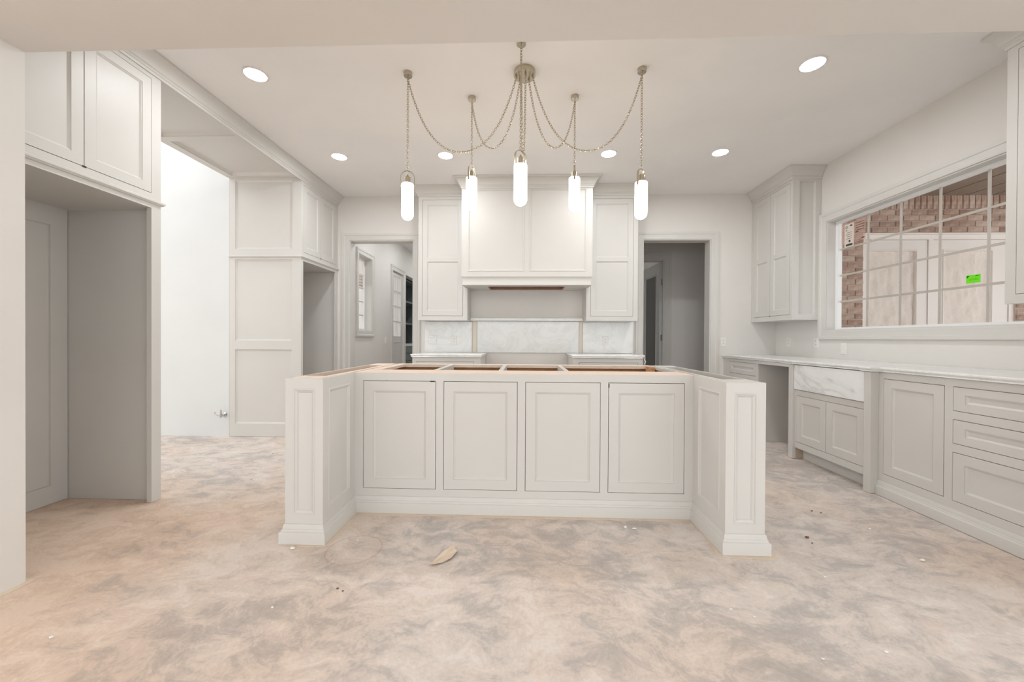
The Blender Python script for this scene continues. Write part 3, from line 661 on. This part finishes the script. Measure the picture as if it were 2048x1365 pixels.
# ------------------------------------------------------------------ swag chandelier
t = thing('chandelier', 'five-light swag chandelier with nickel chains and glowing alabaster capsules', 'chandelier', (-.017, 2.717, H))
LINK = []
for k in range(12):
    a = 2*math.pi*k/12; LINK.append((math.cos(a)*.0060, math.sin(a)*.0060+(.0048 if math.sin(a) >= 0 else -.0048)))
def chain(pts, parent):
    pts = [Vector(p) for p in pts]; L = [0]
    for a, c in zip(pts, pts[1:]): L.append(L[-1]+(c-a).length)
    pitch = .0178; n = max(2, int(L[-1]/pitch)); b = MB(); ref = Vector((.3, .95, .1)).normalized(); sg = 5; wr = .0021
    for i in range(n):
        d = (i+.5)*L[-1]/n; j = max(k for k in range(len(L)-1) if L[k] <= d); f = (d-L[j])/max(1e-9, L[j+1]-L[j])
        c = pts[j].lerp(pts[j+1], f); tg = (pts[j+1]-pts[j]).normalized()
        s1 = tg.cross(ref).normalized(); s2 = tg.cross(s1).normalized()
        if i % 2: s1, s2 = (s1+s2*.9).normalized(), (s2-s1*.9).normalized()
        else: s1, s2 = (s1-s2*.9).normalized(), (s2+s1*.9).normalized()
        k0 = len(b.v); m_ = len(LINK)
        for q in range(m_):
            lx, ly = LINK[q]; px, py = LINK[q-1]; nx, ny = LINK[(q+1) % m_]
            tx, ty = nx-px, ny-py; ll = math.hypot(tx, ty); ox, oy = ty/ll, -tx/ll
            for w in range(sg):
                a = 2*math.pi*w/sg
                b.v.append(tuple(c+s1*(lx+ox*wr*math.cos(a))+tg*(ly+oy*wr*math.cos(a))+s2*(wr*math.sin(a))))
        for q in range(m_):
            for w in range(sg): b.f.append([k0+q*sg+w, k0+q*sg+(w+1) % sg, k0+((q+1) % m_)*sg+(w+1) % sg, k0+((q+1) % m_)*sg+w])
    return b.build('chain', 'nickel', parent, smooth=60)
MC = (-.017, 2.717)
MB().lathe((MC[0], MC[1], H), [(0, -.001), (.074, -.001), (.076, -.004), (.076, -.034), (.073, -.038), (0, -.038)], 40).build('ceiling_canopy', 'nickel', t, smooth=40)
#        hook x,y      shade top, bracket turn, low point of the swag, entry point on the canopy, veined
PEND = [(-.842, 2.708, 2.215, .15, 2.435, (-.055, -.005)), (-.427, 2.997, 2.375, 1.2, 2.545, (-.030, .030)), (-.037, 2.438, 2.218, .75, 2.36, (.008, -.030)), (.372, 3.003, 2.370, 1.45, 2.545, (.030, .030)), (.798, 2.712, 2.214, .8, 2.435, (.055, -.005))]
for i, (hx, hy, zt, turn, low, ent) in enumerate(PEND):
    MB().lathe((hx, hy, H), [(0, -.001), (.029, -.001), (.030, -.003), (.030, -.026), (.028, -.029), (0, -.029)], 24).build('hook_canopy', 'nickel', t, smooth=40)
    MB().tube([(hx, hy, H-.027), (hx, hy, H-.040), (hx+.006, hy, H-.046), (hx+.002, hy, H-.053), (hx-.005, hy, H-.049)], .0022, 6).build('hook', 'nickel', t, smooth=60)
    chain([(hx, hy, H-.048), (hx, hy, zt+.098)], t)
    A = Vector((MC[0]+ent[0], MC[1]+ent[1], H-.036)); B = Vector((hx, hy, H-.05)); pts = []
    for k in range(41):
        f = k/40; p = A.lerp(B, f); a = 2.3; sh = (math.cosh(a*(2*f-1))-math.cosh(a))/(math.cosh(a)-1)
        p.z += sh*((A.z+B.z)/2-low); pts.append(p)
    chain(pts, t)
    MB().lathe((A.x, A.y, H-.038), [(.005, 0), (.005, -.008), (0, -.009)], 10).build('chain_loop', 'nickel', t)
    R = .0425; L = .258
    prof = [(0, 0), (R-.006, 0), (R-.002, -.002), (R, -.007), (R, -(L-R))]+[(R*math.cos(a), -(L-R)-R*math.sin(a)) for a in [k*math.pi/12 for k in range(1, 6)]]+[(0, -L)]
    sh = MB().lathe((hx, hy, zt), prof, 24).build('shade', 'alabaster_veined' if i == 3 else 'alabaster', t, smooth=50, at=(hx, hy, zt))
    MB().lathe((hx, hy, zt), [(0, .0005), (.021, .0005), (.021, .046), (.018, .049), (.006, .050), (.005, .066), (0, .066)], 20).build('socket_cap', 'nickel', sh, smooth=40)
    ca, sa = math.cos(turn), math.sin(turn); rb = .047; arc = [(-rb, -.030), (-rb, .0)]+[(-rb*math.cos(a), .045+rb*math.sin(a)) for a in [k*math.pi/12 for k in range(13)]]+[(rb, .0), (rb, -.030)]
    b = MB(); w = .0065; th = .0016; rings = []
    for k, (q, zz) in enumerate(arc):
        p0, p1 = arc[max(0, k-1)], arc[min(len(arc)-1, k+1)]; dx, dz = p1[0]-p0[0], p1[1]-p0[1]; ll = math.hypot(dx, dz); nx, nz = -dz/ll, dx/ll
        rings.append([b.p(hx+(q+nx*s_*th)*ca-e*w*sa, hy+(q+nx*s_*th)*sa+e*w*ca, zt+zz+nz*s_*th) for s_, e in ((-1, -1), (1, -1), (1, 1), (-1, 1))])
    for a_, c_ in zip(rings, rings[1:]):
        for k in range(4): b.f.append([a_[k], a_[(k+1) % 4], c_[(k+1) % 4], c_[k]])
    b.f += [rings[0], rings[-1]]; b.build('hoop_bracket', 'nickel', sh, smooth=40)
    b = MB()
    for s_ in (-1, 1): b.tube([(hx+s_*.041*ca, hy+s_*.041*sa, zt-.022), (hx+s_*.051*ca, hy+s_*.051*sa, zt-.022)], .004, 8)
    b.build('bracket_screw', 'nickel', sh)
    MB().tube([(hx+.004, hy, zt+.17), (hx-.012, hy, zt+.14), (hx-.010, hy, zt+.115), (hx, hy, zt+.085), (hx, hy, zt+.064)], .0016, 6).build('cord', 'white', sh, smooth=60)

# ------------------------------------------------------------------ hall behind the first doorway
HWX, HZ2 = -2.42, 2.945
hw = (5.405, 6.045, 1.142, 2.424); ho = (5.485, 5.965, 1.222, 2.344)
S('wall_hall', MB(PX(HWX)).plate(YB+.14, 9.3, 0, H, -.13, 0, [ho, (6.91, 7.56, 0, 2.36), (7.70, 9.25, 0, 2.40)]), 'wall')
S('wall_hall_end', MB(NY(9.3)).box(-3.6, -.9, 0, H, -.1, 0), 'wall')
S('wall_hall_side', MB().box(-1.30, -1.2, YB+.14, 9.3, 0, H), 'wall')
S('wall_hall_return', MB().box(-3.6, -3.5, 7.6, 9.3, 0, H), 'wall')
S('wall_hall_step', MB().box(-3.5, HWX-.13, 7.60, 7.70, 0, H), 'wall')
S('ceiling_hall', MB().box(-3.6, -1.2, YB+.14, 9.3, HZ2, HZ2+.1), 'ceil')
w2 = S('window_2', MB(PX(HWX)).sweep([(ho[0], ho[2]), (ho[1], ho[2]), (ho[1], ho[3]), (ho[0], ho[3])], [(d*.85, c_) for d, c_ in CASING], closed=True, side=1), 'trim', smooth=30)
MB(PX(HWX)).plate(ho[0]-.001, ho[1]+.001, ho[2]-.001, ho[3]+.001, -.13, .001, [(ho[0]+.008, ho[1]-.008, ho[2]+.008, ho[3]-.008)]).build('jamb', 'trim', w2)
mm = PX(HWX-.10)
MB(mm).plate(ho[0]+.006, ho[1]-.006, ho[2]+.006, ho[3]-.006, -.03, .0, [(ho[0]+.04, ho[1]-.04, ho[2]+.04, ho[3]-.04)]).build('sash', 'vinyl', w2)
MB(mm).box(ho[0]+.035, ho[1]-.035, ho[2]+.035, ho[3]-.035, -.014, -.008).build('pane', 'glass', w2)
MB(mm).box((ho[0]+ho[1])/2-.008, (ho[0]+ho[1])/2+.008, ho[2]+.04, ho[3]-.04, -.022, -.015).build('muntin', 'muntin', w2)
for k in range(1, 5):
    z = ho[2]+.04+(ho[3]-ho[2]-.08)*k/5; MB(mm).box(ho[0]+.04, ho[1]-.04, z-.008, z+.008, -.0225, -.0148).build('muntin', 'muntin', w2)
st = thing('window_label', 'pale printed label on the narrow hall window pane', 'label', (HWX-.1, 5.75, 1.95))
MB(mm).box(5.56, 5.90, 1.90, 2.10, -.0078, -.0072).build('film', 'pale_film', st)
b = MB(mm)
for k in range(4):
    for q in range(5): b.box(5.58+.062*q, 5.615+.062*q, 1.92+.046*k, 1.929+.046*k, -.0072, -.0068)
b.build('print', 'label_ink', st)['kind'] = 'stuff'
# glazed hall door in the same wall
dd = struct(MB(PX(HWX)).sweep([(6.91, 0), (6.91, 2.36), (7.56, 2.36)], CASING, side=-1).build('door_1', 'trim', smooth=30))
rows = [(1.155+.2875*k, 1.155+.2875*(k+1)-.022) for k in range(4)]
lf = framed('door_leaf', dd, PX(HWX-.02), (6.915, 7.555, .01, 2.355), [(7.03, 7.44, .12, 1.05)], th=.04, material='trim') if False else None
b = MB(PX(HWX-.02)); gl = [(7.03, 7.225, a, c_) for a, c_ in rows]+[(7.243, 7.44, a, c_) for a, c_ in rows]
b.plate(6.915, 7.555, .01, 2.355, -.04, 0, gl); leaf = b.build('door_leaf', 'trim', dd)
for q in gl: MB(PX(HWX-.02)).box(q[0]-.003, q[1]+.003, q[2]-.003, q[3]+.003, -.024, -.018).build('pane', 'glass', leaf)
MB(PX(HWX-.02)).rect_bead((7.03, 7.44, .12, 1.05), [(-.004, .001), (0, .006), (.012, .006), (.016, .001)]).build('moulding', 'trim', leaf)
plate('light_switch', 'white rocker switch in the hall between the narrow window and glazed door', PX(HWX), 6.572, 1.083, 'switch', .0005)
# dark green shelving at the end of the hall
gx = HWX-.14; y0, y1 = 7.705, 9.245
t = thing('hall_shelf', 'dark green open shelf unit above the pale hall counter', 'shelf', (-2.95, 8.5, 1.0))
MB().box(-3.30, -3.28, y0, y1, 1.002, 2.40).build('back_board', 'green', t)
for ya in (y0, y1-.02): MB().box(-3.28, gx-.02, ya, ya+.02, 1.002, 2.40).build('upright', 'green', t)
for z in (1.442, 1.917, 2.38): MB().box(-3.28, gx-.02, y0+.02, y1-.02, z-.02, z+.012).build('shelf_board', 'green', t)
for k in range(7): MB().box(-3.28, -3.275, y0+.1+.2*k, y0+.11+.2*k, 1.94, 2.36).build('board_groove', 'dark', t)
t = thing('hall_cabinet', 'dark green drawer cabinet under the pale hall counter', 'cabinet', (-2.85, 8.5, 0))
MB().box(-3.28, gx, y0, y1, .002, .945).build('carcass', 'green', t)
for z0, z1 in ((.12, .36), (.38, .62), (.64, .78), (.80, .93)): MB(PX(gx)).box(y0+.04, y1-.04, z0, z1, 0, .018).build('drawer_front', 'green', t)
tag(MB().box(-3.278, gx+.03, y0, y1, .947, 1.0).build('countertop', 'marble'), 'pale counter slab on the dark green hall cabinet', 'countertop')
for y_, l in ((5.75, 'added unseen recessed light in the hall ceiling beside the narrow hall window'), (6.9, 'recessed light in the hall ceiling beside the glazed hall door'), (8.3, 'added unseen recessed light in the hall ceiling before the dark green shelves')): downlight(l, -1.75, y_, HZ2, .07)  # lights by the window and the shelves are added, unseen, to brighten the hall

# ------------------------------------------------------------------ dim hallway behind the second doorway
S('wall_corridor', MB(NY(6.28)).plate(.9, 4.6, 0, H, -.13, 0, [(1.36, 2.222, 0, 2.402)]), 'wall')
S('wall_corridor_end', MB().box(.8, .9, YB+.14, 6.41, 0, H), 'wall')
S('wall_corridor_side', MB().box(3.26, 3.36, YB+.14, 6.28, 0, H), 'wall')
S('ceiling_corridor', MB().box(.8, 3.36, YB+.14, 6.28, H-.001, H+.1), 'ceil')
S('ceiling_bedroom', MB().box(-.6, 4.6, 6.28, 9.2, H-.001, H+.1), 'ceil')
S('wall_bedroom', MB(NY(9.1)).box(-.6, 4.6, 0, H, -.1, 0), 'wall')
S('wall_bedroom_side', MB().box(4.5, 4.6, 6.28, 9.1, 0, H), 'wall')
S('wall_bedroom_return', MB().box(-.6, .8, 6.28, 6.41, 0, H), 'wall')
dr_ = struct(MB(NY(6.28)).sweep([(1.36, 0), (1.36, 2.402), (2.222, 2.402), (2.222, 0)], [(d*1.25, c_) for d, c_ in CASING], side=-1).build('door_2', 'trim', smooth=30))
MB(NY(6.28)).sweep([(1.36, 0), (1.36, 2.402), (2.222, 2.402), (2.222, 0)], [(-.014, -.132), (-.014, .002), (.001, .002), (.001, -.132)], side=-1).build('jamb', 'trim', dr_)
ang = math.radians(88); hx, hy = 2.168, 6.33
def LM(u, v, w):   # door leaf swung away about its hinge; u runs from the hinge towards the free edge
    return (hx-u*math.cos(ang)+w*math.sin(ang)*-1, hy+u*math.sin(ang)-w*math.cos(ang), v)
lf = framed('door_leaf', dr_, LM, (0.0, .80, .012, 2.375), [(.13, .67, .25, 2.21)], material='steel_door', th=.04, bead=[(0, 0), (.003, .006), (.010, .007), (.016, 0), (.028, -.008), (.03, -.009)])
for ch in lf.children: ch.data.materials[0] = M['smoke']
for z in (.35, 1.15, 2.05): MB().lathe((2.196, 6.315, z), [(.009, -.05), (.009, .05)], 10).build('hinge', 'nickel', dr_)

# ------------------------------------------------------------------ porch outside the window
S('ground', MB().box(3.36, 14, -5, 7, -.15, -.02), 'patio')
PY = 5.30
bw = S('wall_porch', MB(NY(PY)).plate(3.36, 9.5, -.02, 3.45, -.30, -.012, [(4.505, 6.46, -.02, 2.555)]), 'mortar')
def brick_mesh(w, h_):
    b = MB(); d = .05; e = .004
    b.prism([(0, 0), (w, 0), (w, h_), (0, h_)], [(-e*.5, .02), (0, .02-.0), (0, -d+.02)]) if False else None
    b.m = lambda u, v, w_: (u, -w_, v)
    b.prism([(-w/2, -h_/2), (w/2, -h_/2), (w/2, h_/2), (-w/2, h_/2)], [(0, -.02), (0, .009), (-e, .012)])
    me = bpy.data.meshes.new('brick'); me.from_pydata(b.v, [], b.f)
    bm = bmesh.new(); bm.from_mesh(me); bmesh.ops.recalc_face_normals(bm, faces=bm.faces); bm.to_mesh(me); bm.free(); me.materials.append(M['brick']); return me
BR = {k: brick_mesh(*k) for k in ((.194, .064), (.094, .064), (.064, .178))}
nb = [0]
def brick(k, x_, z):
    o = bpy.data.objects.new('brick', BR[k]); COL.objects.link(o); o.parent = bw
    o.location = (x_+random.uniform(-.003, .003), PY+.004+random.uniform(-.003, .003), z+random.uniform(-.002, .002)); nb[0] += 1
ROW = .077
def course(x0, x1, z, off):
    x_ = x0
    if off: brick((.094, .064), x_+.047, z); x_ += .104
    while x_+.194 <= x1+.012: brick((.194, .064), x_+.097, z); x_ += .204
    if x1-x_ > .08: brick((.094, .064), min(x_+.047, x1-.047), z)
for k in range(4): course(3.99, 6.96, 2.558+ROW*(k+.5), k % 2)
for k in range(38): brick((.064, .178), 4.03+.077*k, 2.562+ROW*4+.092)
z = 2.558-ROW/2; k = 0
while z > 1.05:
    course(3.99, 4.50, z, k % 2); course(6.465, 6.96, z, (k+1) % 2); z -= ROW; k += 1
pc = S('ceiling_porch', MB().box(3.36, 9.5, .5, PY+.3, 3.075, 3.2), 'soffit_wood')
for k in range(14):
    x_ = 3.42+.34*k
    MB().box(x_, x_+.318, .6, PY-.002, 3.045, 3.078).build('ceiling_board', 'soffit_wood', pc)
S('wall_porch_end', MB().box(9.5, 9.6, 4.0, PY+.3, -.02, 3.4), 'mortar')
# white patio doors with masked panes
DY = 5.34
pf = struct(MB(NY(DY-.012)).plate(4.46, 6.475, -.02, 2.57, -.12, 0, [(4.50, 5.366, -.02, 2.475), (5.430, 6.40, -.02, 2.475)]).build('door_3', 'door_white'))
MB(NY(PY)).box(4.50, 6.465, 2.537, 2.556, -.05, .002).build('drip_cap', 'door_white', pf)
def masked(x0, x1, g0, g1):
    lf = MB(NY(DY)).plate(x0, x1, .0, 2.47, -.045, 0, [(g0, g1, .25, 2.325)]).build('door_leaf', 'door_white', pf)
    MB(NY(DY)).rect_bead((g0, g1, .25, 2.325), [(-.02, .001), (-.016, .010), (-.004, .010), (.001, 0), (.002, -.022)]).build('glazing_bead', 'door_white', lf)
    b = MB(NY(DY-.0)); nx_, nz_ = 26, 60; rnd = random.Random(int(x0*100)); ph = [rnd.uniform(0, 6) for _ in range(8)]
    ids = {}
    for i in range(nx_+1):
        for j in range(nz_+1):
            u = g0+(g1-g0)*i/nx_; v = .25+(2.325-.25)*j/nz_
            q = .007*math.sin(u*31+ph[0]+1.6*math.sin(v*3.1+ph[1]))+.006*math.sin(u*64+v*7+ph[2]+1.4*math.sin(v*5+ph[4]))+.005*math.sin(u*26-v*19+ph[3])+rnd.uniform(-.005, .005)
            ids[i, j] = b.p(u, v, -.026+q)
    for i in range(nx_):
        for j in range(nz_): b.f.append([ids[i, j], ids[i+1, j], ids[i+1, j+1], ids[i, j+1]])
    b.build('masking_sheet', 'bag', lf, smooth=80)
masked(4.502, 5.362, 4.600, 5.216); masked(5.434, 6.396, 5.578, 6.186)
